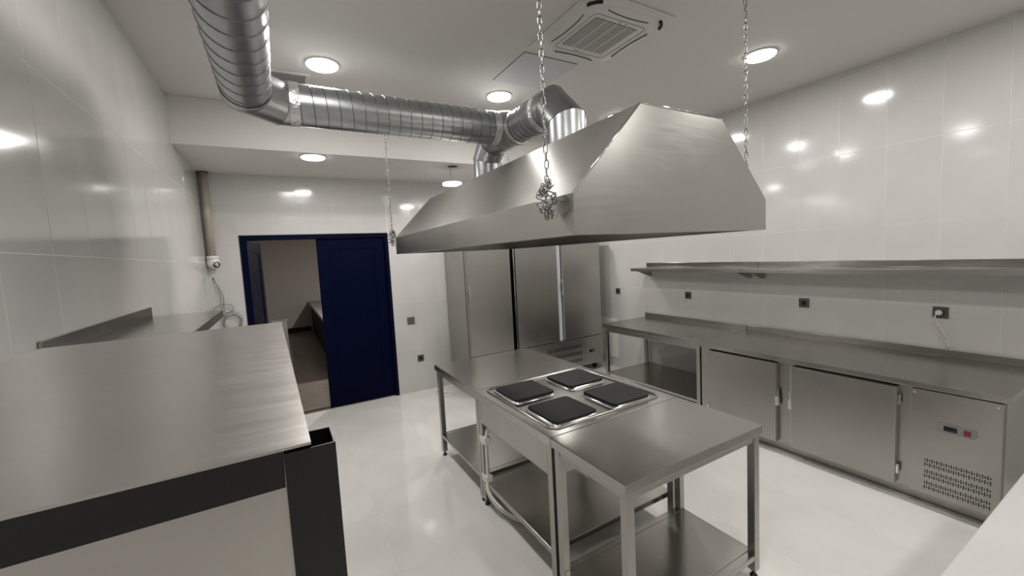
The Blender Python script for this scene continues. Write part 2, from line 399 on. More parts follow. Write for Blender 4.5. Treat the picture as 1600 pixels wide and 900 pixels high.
h = thing('access_hatch', 'flat grey square access hatch in the ceiling beside the air conditioner', 'access hatch', (1.89, 2.80, ZC))
MB().box(1.648, 2.128, 2.553, 3.06, ZC-0.0025, ZC-0.0002).build('gap', 'grille_dark', h)
MB().box(1.653, 2.123, 2.558, 3.055, ZC-0.005, ZC-0.001, 0.001).build('panel', 'hatch_grey', h)
v = thing('ventilation_grille', 'small slatted ventilation grille in the ceiling behind the duct', 'grille', (0.15, 3.6, ZC))
vx0, vx1, vy0, vy1 = -0.06, 0.325, 3.50, 3.72
MB().box(vx0, vx1, vy0, vy0+0.028, ZC-0.012, ZC-0.0003, 0.002).box(vx0, vx1, vy1-0.028, vy1, ZC-0.012, ZC-0.0003, 0.002).box(vx0, vx0+0.03, vy0+0.028, vy1-0.028, ZC-0.012, ZC-0.0003, 0.002).box(vx1-0.03, vx1, vy0+0.028, vy1-0.028, ZC-0.012, ZC-0.0003, 0.002).build('frame', 'ac_white', v)
MB().box(vx0+0.02, vx1-0.02, vy0+0.02, vy1-0.02, ZC-0.002, ZC-0.0003).build('backing', 'grille_dark', v)
me = MB().box(-(vx1-vx0)/2+0.03, (vx1-vx0)/2-0.03, -0.004, 0.004, -0.004, 0.004).mesh('slat'); me.materials.append(MATS['grille_slat'])
for i in range(9):
    o = link('slat', me, None, v); o.location = ((vx0+vx1)/2-0.15, vy0+0.036+i*0.0185-3.6, -0.008); o.rotation_euler[0] = 0.5

# ---------------------------------------------------------------- spiral duct
DR, DZc, DY, DXY, DBX = 0.129, 2.845, 3.02, -0.082, 1.765
duct = thing('ventilation_duct', 'shiny galvanised spiral duct running under the ceiling down to the hood', 'duct', (DBX, DY, DZc))
def sect(name, p0, p1, n0=None, n1=None, r=DR, spiral=None, hand=1):
    o = MB().pipe(p0, p1, r, n0, n1).build(name, 'galvanised', duct)
    if spiral:
        p0, p1 = Vector(p0), Vector(p1); d = (p1-p0); ln = d.length; d.normalize()
        u = Vector((0, 0, 1)); vv = d.cross(u); turns = ln/spiral; k = int(turns*28); pts = []
        for i in range(k+1):
            a = 2*math.pi*turns*i/k*hand; pts.append(p0+d*(ln*i/k)+(r+0.0005)*(math.cos(a)*u+math.sin(a)*vv))
        MB().tube(pts, 0.0032, 5).build('seam', 'duct_seam', o)
    return o
def band(c, d, w=0.05, r=DR+0.002):
    c, d = Vector(c), Vector(d).normalized()
    return MB().pipe(c-d*w/2, c+d*w/2, r, n=48).build('tape_band', 'foil_tape', duct)
def ring(c, nrm, d, r=DR, rr=0.0045):
    """bead on the mitred joint: ellipse where a cylinder along d meets the plane nrm"""
    c, nrm, d = Vector(c), Vector(nrm).normalized(), Vector(d).normalized()
    u = Vector((0, 0, 1)) if abs(d.z) < 0.9 else Vector((0, 1, 0)); u = (u-d*u.dot(d)).normalized(); vv = d.cross(u); pts = []
    for a in range(40):
        o = (r+0.001)*(math.cos(2*math.pi*a/40)*u+math.sin(2*math.pi*a/40)*vv); pts.append(c+o-d*(o.dot(nrm)/d.dot(nrm)))
    return MB().tube(pts, rr, 5, closed=True).build('joint_bead', 'duct_seam', duct)
s22 = math.tan(math.radians(22.5))
eY, eX = DY-0.165, DXY+0.165
a0 = (DXY, YR+0.03, DZc); a1 = (DXY, eY, DZc); a2 = (eX, DY, DZc); a3 = (DBX, DY, DZc)
nA = (0.5, 1.2071, 0); nB = (1.2071, 0.5, 0)
sect('duct_section', a0, (DXY, eY-0.055, DZc), spiral=0.128, hand=-1)
sect('elbow_collar', (DXY, eY-0.055, DZc), a1, (0, 1, 0), nA, r=DR+0.0035)
sect('elbow', a1, a2, nA, nB, r=DR+0.0035)
sect('elbow_collar', a2, (eX+0.10, DY, DZc), nB, (1, 0, 0), r=DR+0.0035)
ring(a1, nA, (0, 1, 0)); ring(a2, nB, (1, 0, 0))
band((DXY, eY-0.065, DZc), (0, 1, 0), 0.02, DR+0.006); band((eX+0.085, DY, DZc), (1, 0, 0), 0.055, DR+0.006)
sect('duct_section', (eX+0.09, DY, DZc), (DBX-0.17, DY, DZc), spiral=0.078)
sect('tee_collar', (DBX-0.17, DY, DZc), (DBX-0.05, DY, DZc), r=DR+0.002)
o = MB().pipe((DBX-0.14, DY, DZc), (DBX-0.03, DY, DZc), DR+0.002, r1=DR+0.022).build('tee_saddle', 'galvanised', duct)
band((DBX-0.165, DY, DZc), (1, 0, 0), 0.06, DR+0.004)
# branch above the hood
ZT = 2.42
cn, cf = 2.26, 3.46; zd = DZc-0.015
yn1 = cn+0.15; zn1 = zd-0.15
nE = (0, 1.2071, 0.5); nV = (0, 0.5, 1.2071)
sect('branch_tee', (DBX, DY-0.16, zd), (DBX, DY+0.16, zd), r=DR+0.002)
sect('duct_section', (DBX, DY-0.16, zd), (DBX, yn1+0.09, zd), spiral=0.06)
band((DBX, DY-0.165, zd), (0, 1, 0), 0.05, DR+0.004); band((DBX, yn1+0.10, zd), (0, 1, 0), 0.06, DR+0.005)
ring((DBX, DY-0.125, zd), (0, 1, 0), (0, 1, 0))
sect('elbow_collar', (DBX, yn1+0.10, zd), (DBX, yn1, zd), (0, 1, 0), nE, r=DR+0.003)
sect('elbow', (DBX, yn1, zd), (DBX, cn, zn1), nE, nV, r=DR+0.003)
sect('hood_collar', (DBX, cn, zn1), (DBX, cn, ZT), nV, (0, 0, 1), r=DR+0.003)
ring((DBX, yn1, zd), nE, (0, 1, 0)); ring((DBX, cn, zn1), nV, (0, 0, 1))
band((DBX, cn, ZT+0.03), (0, 0, 1), 0.06, DR+0.006)
yf1 = cf-0.13; zf1 = zd-0.13
nE2 = (0, 1.2071, -0.5); nV2 = (0, 0.5, -1.2071)
sect('duct_section', (DBX, DY+0.15, zd), (DBX, yf1, zd), (0, 1, 0), nE2)
sect('elbow', (DBX, yf1, zd), (DBX, cf, zf1), nE2, nV2, r=DR+0.003)
sect('hood_collar', (DBX, cf, zf1), (DBX, cf, ZT), nV2, (0, 0, 1), r=DR+0.003)
ring((DBX, yf1, zd), nE2, (0, 1, 0)); ring((DBX, cf, zf1), nV2, (0, 0, 1))
band((DBX, cf, ZT+0.03), (0, 0, 1), 0.06, DR+0.006)

# ---------------------------------------------------------------- extractor hood
hx0, hx1, hy0, hy1, hz0, hz1 = 1.0, 2.315, 1.255, 4.02, 1.874, 2.035
tx0, tx1 = 1.375, 1.93
hood = thing('extractor_hood', 'large stainless steel extractor hood hanging on chains over the island', 'extractor hood', (1.655, 2.64, hz0))
T = 0.004
def end(yv, ty):
    return MB().slab([(hx0, yv, hz0), (hx1, yv, hz0), (hx1, yv, hz1), (tx1, yv, ZT), (tx0, yv, ZT), (hx0, yv, hz1)], (0, ty, 0))
end(hy0, T).build('end_panel', 'steel_hood_end', hood); end(hy1, -T).build('end_panel', 'steel_hood_end', hood)
MB().slab([(hx0, hy0+T, hz0), (hx0, hy1-T, hz0), (hx0, hy1-T, hz1), (hx0, hy0+T, hz1)], (T, 0, 0)).build('side_skirt', 'steel_hood', hood)
MB().slab([(hx1, hy0+T, hz0), (hx1, hy1-T, hz0), (hx1, hy1-T, hz1), (hx1, hy0+T, hz1)], (-T, 0, 0)).build('side_skirt', 'steel_hood', hood)
MB().slab([(hx0, hy0+T, hz1), (hx0, hy1-T, hz1), (tx0, hy1-T, ZT), (tx0, hy0+T, ZT)], (T, 0, -T)).build('sloping_panel', 'steel_hood', hood)
MB().slab([(hx1, hy0+T, hz1), (hx1, hy1-T, hz1), (tx1, hy1-T, ZT), (tx1, hy0+T, ZT)], (-T, 0, -T)).build('sloping_panel', 'steel_hood', hood)
MB().slab([(tx0, hy0+T, ZT), (tx1, hy0+T, ZT), (tx1, hy1-T, ZT), (tx0, hy1-T, ZT)], (0, 0, -T)).build('top_panel', 'steel_hood', hood)
# welded seam flanges along the near edges and the grease gutter inside the rim
MB().tube([(hx0, hy0-0.001, hz1), (tx0, hy0-0.001, ZT)], 0.0045, 6).tube([(tx0, hy0-0.001, ZT), (tx1, hy0-0.001, ZT)], 0.0035, 6).build('welded_edge', 'chrome', hood)
g_ = MB()
g_.box(hx0+T, hx0+0.05, hy0+T, hy1-T, hz0, hz0+0.004).box(hx1-0.05, hx1-T, hy0+T, hy1-T, hz0, hz0+0.004)
g_.box(hx0+0.05, hx1-0.05, hy0+T, hy0+0.05, hz0, hz0+0.004).box(hx0+0.05, hx1-0.05, hy1-0.05, hy1-T, hz0, hz0+0.004)
g_.build('grease_gutter', 'steel_x', hood)

# ---------------------------------------------------------------- chains
def link_mesh():
    pts = []; a, b = 0.0075, 0.0105       # half width, half straight length
    for i in range(7): q = math.pi*i/6; pts.append((a*math.cos(q), 0, b+a*math.sin(q)))
    for i in range(7): q = math.pi+math.pi*i/6; pts.append((a*math.cos(q), 0, -b+a*math.sin(q)))
    me = MB().tube(pts, 0.0023, 6, closed=True).mesh('link'); me.materials.append(MATS['chain_steel']); return me
LINK = link_mesh()
def chain(x, y, z0, z1, label, knot=True):
    t = thing('hanging_chain', label, 'chain', (x, y, z0), 'chains holding up the hood')
    p = 0.0305; n = int((z1-z0)/p); p = (z1-z0-0.008)/n
    for i in range(n):
        o = link('link', LINK, None, t); o.location = (random.uniform(-.0012, .0012), random.uniform(-.0012, .0012), (i+0.5)*p); o.rotation_euler = (random.uniform(-.08, .08), random.uniform(-.08, .08), math.pi/4+(i % 2)*math.pi/2+random.uniform(-.25, .25))
    MB().lathe((x, y, z1), [(0.016, 0), (0.016, -0.004), (0.006, -0.006), (0.006, -0.012), (0, -0.012)], 16).build('ceiling_hook', 'chain_steel', t)
    if knot:
        for i in range(34):
            f = i/33; rad = 0.028*math.sin(math.pi*min(1, f*0.8+0.12))+0.003; a = random.uniform(0, 6.28)
            o = link('knot_link', LINK, None, t); o.location = (rad*0.8*math.cos(a), rad*math.sin(a), 0.035-0.135*f)
            o.rotation_euler = [random.uniform(0, 3.1) for _ in range(3)]; o.scale = (1.15, 1.15, 1.15)
    return t
chain(hx0-0.042, 1.365, 2.055, ZC, 'steel chain with a thick knot at the hood corner nearest the camera')
chain(hx0-0.050, 3.925, 2.06, ZC, 'thin steel chain at the hood corner nearest the blue door')
chain(hx1-0.06, 1.325, 2.115, ZC, 'steel chain behind the right slope of the hood near the right wall', False)
chain(hx1-0.06, 3.93, 2.115, ZC, 'steel chain half hidden behind the ducts and the hood', False)

# ---------------------------------------------------------------- island: two tables and the hob
def foot(mbx, mby, parent):
    MB().lathe((mbx, mby, 0), [(0, 0), (0.018, 0), (0.02, 0.004), (0.016, 0.012), (0.009, 0.016), (0.009, 0.034), (0.017, 0.036), (0.017, 0.046), (0, 0.046)], 16).build('foot', 'black_plastic', parent)
def legs(xs, ys, ztop, parent, w=0.042):
    for x in xs:
        for y in ys:
            MB().box(x-w/2, x+w/2, y-w/2, y+w/2, 0.042, ztop, 0.003).build('leg', 'steel_front', parent); foot(x, y, parent)
IX0, IX1 = 1.143, 2.132
def table(y0, y1, label, shelf_z=0.19, ystart=0.032, yend=0.032, xs=None):
    t = thing('prep_table', label, 'table', ((IX0+IX1)/2, (y0+y1)/2, 0), 'worktables of the cooking island')
    MB().box(IX0, IX1, y0+0.001, y1-0.001, 0.803, 0.85, 0.003).build('table_top', 'steel', t)
    xs = xs or (IX0+0.036, IX1-0.036)
    r = MB(); ya, yb = y0+ystart, y1-yend
    r.box(xs[0]-0.016, xs[0]+0.016, ya+0.021, yb-0.021, 0.765, 0.803, 0.002).box(xs[1]-0.016, xs[1]+0.016, ya+0.021, yb-0.021, 0.765, 0.803, 0.002)
    r.box(xs[0]+0.021, xs[1]-0.021, ya-0.016, ya+0.016, 0.765, 0.803, 0.002).box(xs[0]+0.021, xs[1]-0.021, yb-0.016, yb+0.016, 0.765, 0.803, 0.002)
    r.build('rail', 'steel_front', t)
    legs(xs, (ya, yb), 0.803, t)
    MB().box(xs[0]-0.019, xs[1]+0.019, ya+0.0215, yb-0.0215, shelf_z-0.03, shelf_z, 0.003).box(xs[0]+0.0215, xs[1]-0.0215, ya-0.019, ya+0.0215, shelf_z-0.03, shelf_z, 0.003).box(xs[0]+0.0215, xs[1]-0.0215, yb-0.0215, yb+0.019, shelf_z-0.03, shelf_z, 0.003).build('shelf', 'steel', t)
    return t
table(2.638, 3.54, 'stainless steel table at the far end of the island behind the hob', 0.205)
table(1.172, 1.706, 'stainless steel table at the near end of the island before the hob', 0.135)
hb = thing('electric_hob', 'stainless steel electric range with four square black hotplates', 'cooker', (1.638, 2.17, 0))
hy_0, hy_1 = 1.709, 2.635
MB().box(IX0, IX1, hy_0, hy_1, 0.80, 0.85, 0.003).build('hob_top', 'steel', hb)
MB().box(IX0+0.010, IX0+0.022, hy_0+0.05, hy_1-0.05, 0.625, 0.80, 0.002).build('front_apron', 'steel_front', hb)
MB().box(IX1-0.022, IX1-0.010, hy_0+0.05, hy_1-0.05, 0.625, 0.80, 0.002).build('rear_apron', 'steel_front', hb)
MB().box(IX0+0.05, IX1-0.05, hy_0+0.012, hy_0+0.02, 0.625, 0.80, 0.001).build('side_apron', 'steel_front', hb)
MB().box(IX0+0.05, IX1-0.05, hy_1-0.02, hy_1-0.012, 0.625, 0.80, 0.001).build('side_apron', 'steel_front', hb)
MB().box(IX0+0.022, IX1-0.022, hy_0+0.02, hy_1-0.02, 0.618, 0.625).build('base_pan', 'steel_front', hb)
legs((IX0+0.030, IX1-0.030), (hy_0+0.028, hy_1-0.028), 0.80, hb)
MB().box(IX0+0.012, IX1-0.012, hy_0+0.051, hy_1-0.051, 0.165, 0.20, 0.003).build('shelf', 'steel', hb)
MB().tube(rrect((1.21+2.055)/2, 2.19, 0.425, 0.413, 0.05, 0.851), 0.009, 8, closed=True).build('spill_rim', 'steel', hb)
def plate(cx, cy, parent, h=0.155):
    mb = MB(); rings = [[mb.bm.verts.new(p) for p in rrect(cx, cy, a, a, r, z, 5)] for a, r, z in ((h-0.002, 0.03, 0.862), (h, 0.03, 0.865), (h, 0.03, 0.874), (h-0.003, 0.028, 0.877), (h-0.03, 0.02, 0.8765))]
    for A, B in zip(rings, rings[1:]):
        for i in range(len(A)):
            j = (i+1) % len(A); mb.bm.faces.new((A[i], A[j], B[j], B[i]))
    mb.bm.faces.new(rings[-1]); mb.bm.faces.new(list(reversed(rings[0])))
    o = mb.build('hotplate', 'hotplate_iron', parent)
    mb = MB(); rings = [[mb.bm.verts.new(p) for p in rrect(cx, cy, a, a, r, z, 5)] for a, r, z in ((h+0.012, 0.04, 0.8502), (h+0.010, 0.04, 0.856), (h+0.006, 0.036, 0.8585), (h+0.003, 0.034, 0.863), (h-0.004, 0.03, 0.8635))]
    for A, B in zip(rings, rings[1:]):
        for i in range(len(A)):
            j = (i+1) % len(A); mb.bm.faces.new((A[i], A[j], B[j], B[i])).smooth = True
    bmesh.ops.recalc_face_normals(mb.bm, faces=mb.bm.faces[:])
    mb.build('plate_trim', 'chrome', o)
for cx in (1.398, 1.836):
    for cy in (1.948, 2.378): plate(cx, cy, hb)
# supply cables taped to the hob's leg
lx, ly = IX0+0.022, hy_1-0.062
c1 = [(lx+0.13, ly-0.07, 0.63), (lx+0.05, ly-0.05, 0.615), (lx+0.012, ly-0.03, 0.58), (lx, ly-0.02, 0.50), (lx, ly-0.018, 0.38), (lx, ly-0.016, 0.24), (lx-0.018, ly-0.045, 0.165), (lx-0.010, ly-0.12, 0.115), (lx+0.02, ly-0.22, 0.085), (lx+0.10, ly-0.34, 0.05), (lx+0.25, ly-0.42, 0.011), (lx+0.5, ly-0.45, 0.011)]
MB().tube(smooth_pts(c1), 0.0095, 8).build('cable', 'cable_white', hb)
MB().tube(smooth_pts([(lx+0.10, ly-0.02, 0.63), (lx+0.03, ly-0.012, 0.60), (lx+0.004, ly-0.004, 0.52), (lx+0.002, ly-0.002, 0.36), (lx, ly, 0.22), (lx-0.018, ly-0.024, 0.15), (lx-0.012, ly-0.10, 0.098), (lx+0.015, ly-0.20, 0.068), (lx+0.10, ly-0.32, 0.03), (lx+0.28, ly-0.38, 0.010)]), 0.0085, 8).build('cable', 'cable_white', hb)
for z in (0.50, 0.215): MB().box(IX0+0.005, IX0+0.055, ly-0.032, hy_1-0.004, z-0.028, z+0.028, 0.006).build('tape', 'white_plastic', hb)

# ---------------------------------------------------------------- right wall: prep table, refrigerated counter
pt = thing('prep_table', 'stainless steel wall table with upstand and undershelf near refrigerators', 'table', (4.0, 3.31, 0))
PX0, PX1, PY0, PY1 = 3.595, 4.405, 2.588, 4.02
MB().box(PX0, PX1, PY0, PY1, 0.81, 0.85, 0.003).build('table_top', 'steel', pt)
MB().box(PX1-0.014, PX1, PY0, PY1, 0.85, 0.905, 0.002).build('upstand', 'steel_front', pt)
xs = (PX0+0.04, PX1-0.045); ys = (PY0+0.04, PY1-0.04)
MB().box(xs[0]-0.014, xs[0]+0.014, ys[0]+0.021, ys[1]-0.021, 0.75, 0.81, 0.002).box(xs[1]-0.014, xs[1]+0.014, ys[0]+0.021, ys[1]-0.021, 0.75, 0.81, 0.002).box(xs[0]+0.021, xs[1]-0.021, ys[0]-0.014, ys[0]+0.014, 0.75, 0.81, 0.002).box(xs[0]+0.021, xs[1]-0.021, ys[1]-0.014, ys[1]+0.014, 0.75, 0.81, 0.002).build('rail', 'steel_front', pt)
legs(xs, ys, 0.81, pt)
MB().box(xs[0]-0.018, xs[1]+0.018, ys[0]+0.0215, ys[1]-0.0215, 0.19, 0.22, 0.003).build('shelf', 'steel', pt)

cf_ = thing('refrigerated_counter', 'low stainless steel refrigerated counter with two doors and control panel', 'refrigerator', (4.0, 1.57, 0))
CX0, CX1, CY0, CY1 = 3.545, 4.405, 0.575, 2.582
MB().box(CX0+0.045, CX1, CY0+0.02, CY1-0.01, 0.10, 0.81, 0.003).build('body', 'steel_front', cf_)
MB().box(CX0-0.012, CX1, CY0, CY1, 0.812, 0.85, 0.003).build('counter_top', 'steel', cf_)
MB().box(CX1-0.016, CX1, CY0, CY1, 0.85, 0.905, 0.002).build('upstand', 'steel', cf_)
MB().box(CX0+0.10, CX1-0.02, CY0+0.06, CY1-0.05, 0.012, 0.10).build('plinth', 'steel_front', cf_)
for x in (CX0+0.08, CX1-0.05):
    for y in (CY0+0.05, CY1-0.05): foot(x, y, cf_); MB().box(x-0.02, x+0.02, y-0.02, y+0.02, 0.04, 0.10).build('leg', 'steel_front', cf_)
def cdoor(y0, y1, hinge_low):
    d = MB().box(CX0, CX0+0.042, y0, y1, 0.105, 0.785, 0.004).build('door', 'steel_front', cf_)
    MB().box(CX0+0.0425, CX0+0.0448, y0+0.01, y1-0.01, 0.115, 0.79).build('gasket', 'black_gap', d)
    yh = y1 if hinge_low else y0; s = 1 if hinge_low else -1
    MB().box(CX0-0.004, CX0+0.022, min(yh-s*0.006, yh+s*0.020), max(yh-s*0.006, yh+s*0.020), 0.425, 0.50, 0.004).box(CX0+0.006, CX0+0.018, min(yh+s*0.001, yh+s*0.014), max(yh+s*0.001, yh+s*0.014), 0.50, 0.565, 0.003).build('handle', 'chrome', d)
    yb = y0 if hinge_low else y1; s = -s
    for z in (0.21, 0.70): MB().box(CX0+0.004, CX0+0.028, min(yb, yb+s*0.016), max(yb, yb+s*0.016), z-0.032, z+0.032, 0.004).build('hinge', 'chrome', d)
    return d
cdoor(1.842, 2.475, False); cdoor(1.070, 1.728, True)
MB().box(CX0+0.0435, CX0+0.0449, 1.733, 1.752, 0.12, 0.77).build('door_frame_strip', 'seal_pale', cf_)
mp = MB().box(CX0+0.008, CX0+0.0445, 0.600, 1.000, 0.105, 0.800, 0.004).build('machine_panel', 'steel_front', cf_)
vs = MB(); rr = 0
for bnd in range(3):
    for sub in range(2):
        for i in range(27):
            y = 0.640+i*0.0109; zc = 0.335-bnd*0.077-sub*0.030; big = (i+sub) % 2; hh = 0.0125 if big else 0.0065
            vs.box(CX0+0.0070, CX0+0.0095, y-0.0024, y+0.0024, zc-hh, zc+hh)
tag(vs.build('vent_slots', 'black_gap', mp), kind='stuff')
ctl = MB().slab([(CX0+0.002, p[0], p[1]) for p in rrect(0.790, 0.578, 0.088, 0.027, 0.012, 0)], (0.008, 0, 0)).build('controller', 'control_grey', mp)
MB().box(CX0-0.0005, CX0+0.003, 0.783, 0.842, 0.563, 0.593, 0.001).build('display', 'screen', ctl)
MB().box(CX0-0.003, CX0+0.003, 0.725, 0.755, 0.562, 0.594, 0.002).build('power_switch', 'red_switch', ctl)
for y in (0.622, 0.985): MB().lathe((CX0+0.008, y, 0.775), [(0.008, 0), (0.008, -0.003), (0, -0.004)], 12, 'x').build('screw', 'chrome', mp)

# wall shelves
def wall_shelf(name, label, side, y0, y1, z, depth, brackets, group):
    s = -1 if side == 'right' else 1; xw = XR if side == 'right' else XL
    t = thing(name, label, 'shelf', (xw, (y0+y1)/2, z), group)
    a, b = sorted((xw+s*0.002, xw+s*depth))
    MB().box(a, b, y0, y1, z-0.004, z, 0.001, 1).build('shelf_board', 'steel', t)
    e = xw+s*depth; p, q = sorted((e, e-s*0.012)); MB().box(p, q, y0, y1, z-0.042, z-0.004, 0.002).build('front_lip', 'steel_front', t)
    p, q = sorted((xw+s*0.002, xw+s*0.014)); MB().box(p, q, y0, y1, z, z+0.055, 0.002).build('upstand', 'steel', t)
    for y in brackets:
        MB().slab([(xw+s*0.003, y, z-0.005), (xw+s*(depth-0.03), y, z-0.005), (xw+s*(depth-0.03), y, z-0.03), (xw+s*0.03, y, z-0.125), (xw+s*0.003, y, z-0.125)], (0, 0.004, 0)).box(min(xw+s*0.003, xw+s*0.007), max(xw+s*0.003, xw+s*0.007), y-0.02, y+0.022, z-0.125, z-0.005).build('bracket', 'steel_front', t)
    return t
wall_shelf('wall_shelf', 'stainless steel wall shelf above the prep table', 'right', 2.472, 3.985, 1.545, 0.32, (2.56, 3.93), 'steel shelves on the right wall')
wall_shelf('wall_shelf', 'long stainless steel wall shelf above the refrigerated counter', 'right', 0.30, 2.468, 1.545, 0.32, (0.42, 2.42), 'steel shelves on the right wall')
wall_shelf('wall_shelf', 'narrow stainless steel wall shelf beyond the tall steel stand', 'left', 1.83, 3.085, 1.563, 0.35, (1.95, 2.97), None)

# sockets
def outlet(wall, u, z, label, hole=True, w=0.044):
    t = thing('power_outlet', label, 'outlet', (XR, u, z) if wall == 'right' else (u, YB, z), 'dark grey wall outlets')
    def bx(a, b, c, d, e, f, n, m, p, bev=0.0015):   # a..b across, c..d up, e..f off the wall
        if wall == 'right': return MB().box(XR-f, XR-e, u+a, u+b, z+c, z+d, bev).build(n, m, p)
        return MB().box(u+a, u+b, YB-f, YB-e, z+c, z+d, bev).build(n, m, p)
    pl = bx(-w, w, -w, w, 0.0003, 0.010, 'cover_plate', 'outlet_grey', t, 0.003)
    ax = 'x' if wall == 'right' else 'y'; c = (XR-0.0105, u, z) if wall == 'right' else (u, YB-0.0105, z)
    MB().lathe(c, [(0.024, 0.0), (0.024, -0.002), (0.020, -0.002), (0.019, 0.0), (0, 0.0)], 24, ax).build('socket_well', 'black_gap', pl)
    return t
outlet('right', 4.558, 1.178, 'dark square wall outlet nearest the double refrigerator')
outlet('right', 3.337, 1.187, 'dark square wall outlet above the wall table')
outlet('right', 2.035, 1.192, 'dark square wall outlet above the first counter door')
outlet('right', 1.086, 1.189, 'dark square wall outlet with a white plug in it')
outlet('back', 1.583, 0.456, 'dark wall outlet low on the back wall under the switch')
sw = thing('light_switch', 'brownish double light switch on the tiles beside the blue door', 'switch', (1.485, YB, 0.991))
MB().box(1.436, 1.534, YB-0.009, YB-0.0003, 0.943, 1.039, 0.003).build('cover_plate', 'outlet_grey', sw)
for a in (1.443, 1.487): MB().box(a, a+0.040, YB-0.013, YB-0.009, 0.950, 1.032, 0.002).build('rocker', 'switch_rocker', sw)
pg = thing('power_plug', 'white plug and thin white cord hanging in the right wall outlet', 'plug', (XR-0.02, 1.10, 1.19))
MB().lathe((XR-0.0115, 1.092, 1.19), [(0, 0), (0.022, 0), (0.022, -0.012), (0.018, -0.03), (0.010, -0.036), (0, -0.036)], 24, 'x').build('plug_body', 'white_plastic', pg)
MB().tube(smooth_pts([(XR-0.040, 1.095, 1.185), (XR-0.046, 1.105, 1.165), (XR-0.036, 1.102, 1.12), (XR-0.03, 1.075, 1.06), (XR-0.028, 1.045, 1.0), (XR-0.022, 1.03, 0.94), (XR-0.008, 1.025, 0.905), (XR-0.006, 1.025, 0.80)]), 0.004, 8).build('cord', 'cable_white', pg)
MB().tube(smooth_pts([(XR-0.040, 1.098, 1.182), (XR-0.044, 1.115, 1.15), (XR-0.030, 1.12, 1.10), (XR-0.02, 1.10, 1.04), (XR-0.02, 1.06, 0.98), (XR-0.02, 1.035, 0.93)]), 0.0025, 6).build('cord', 'cable_white', pg)
ih = thing('inspection_panel', 'white plastic inspection panel low on the right wall behind prep table', 'panel', (XR, 4.8, 0.43))
MB().box(XR-0.010, XR-0.0003, 4.585, 5.02, 0.13, 0.745, 0.003).build('frame', 'white_plastic', ih)
MB().box(XR-0.014, XR-0.010, 4.605, 5.0, 0.15, 0.725, 0.002).build('cover', 'white_plastic', ih)

# ---------------------------------------------------------------- tall refrigerators
def fridge(x0, x1, doors, label, handles, ctrl, hname):
    t = thing('refrigerator', label, 'refrigerator', ((x0+x1)/2, 5.06, 0), 'tall refrigerators by the back wall')
    yb, yf = 5.38, 4.752
    MB().box(x0, x1, yf, yb, 0.11, 2.06, 0.004).build('body', 'steel_front', t)
    for k, (a, b) in enumerate(doors):
        d = MB().box(a, b, yf-0.058, yf-0.004, 0.54, 2.03, 0.005).build('door', 'steel_front', t)
        MB().box(a+0.012, b-0.012, yf-0.0042, yf-0.0002, 0.55, 2.02).build('gasket', 'black_gap', d)
        hx, z0, z1 = handles[k]
        if hx is not None:
            MB().box(hx-0.011, hx+0.011, yf-0.088, yf-0.070, z0, z1, 0.006).box(hx-0.010, hx+0.010, yf-0.072, yf-0.058, z0+0.012, z0+0.05, 0.002).box(hx-0.010, hx+0.010, yf-0.072, yf-0.058, z1-0.05, z1-0.012, 0.002).build('handle', 'chrome', d)
    p = MB().box(x0+0.004, x1-0.004, yf-0.050, yf-0.0003, 0.105, 0.525, 0.004).build('machine_panel', 'steel_front', t)
    s = MB()
    for rw in range(3):
        for sub in range(2):
            nx = int((x1-x0)*0.42/0.0125)
            for i in range(nx):
                xx = x0+(x1-x0)*0.31+i*0.0125; z = 0.425-rw*0.105-sub*0.026
                s.box(xx-0.0035, xx+0.0035, yf-0.0512, yf-0.049, z-0.009, z+0.009)
    tag(s.build('vent_slots', 'black_gap', p), kind='stuff')
    if ctrl:
        c = MB().box(ctrl-0.078, ctrl+0.078, yf-0.056, yf-0.0495, 0.272, 0.345, 0.003).build('controller', 'control_grey', p)
        MB().box(ctrl-0.035, ctrl+0.025, yf-0.0575, yf-0.0555, 0.288, 0.330).build('display', 'screen', c)
        MB().box(ctrl+0.04, ctrl+0.062, yf-0.059, yf-0.0555, 0.290, 0.328, 0.001).build('power_switch', 'black_plastic', c)
    for x in (x0+0.07, x1-0.09):
        for y in (yf+0.06, yb-0.08):
            c = MB().box(x-0.022, x+0.022, y-0.022, y+0.022, 0.075, 0.11, 0.003).build('castor', 'black_plastic', t)
            MB().lathe((x-0.014, y, 0.042), [(0, 0), (0.042, 0), (0.042, 0.028), (0, 0.028)], 20, 'x').build('wheel', 'black_plastic', c)
    return t
fridge(2.005, 2.655, [(2.012, 2.640)], 'tall narrow stainless steel refrigerator with one door beside the back wall', [(2.028, 1.205, 1.43)], None, 'l')
fr2 = fridge(2.715, 4.215, [(2.722, 3.400), (3.492, 4.190)], 'tall wide stainless steel refrigerator with two doors near the corner', [(None, 0, 0), (3.470, 1.195, 1.425)], 3.965, 'm')
MB().box(3.412, 3.484, 4.735, 4.7515, 0.53, 2.03, 0.002).build('centre_post', 'seal_pale', fr2)
MB().box(2.700, 2.716, 4.715, 4.751, 0.53, 2.03, 0.002).build('hinge_strip', 'chrome', fr2)

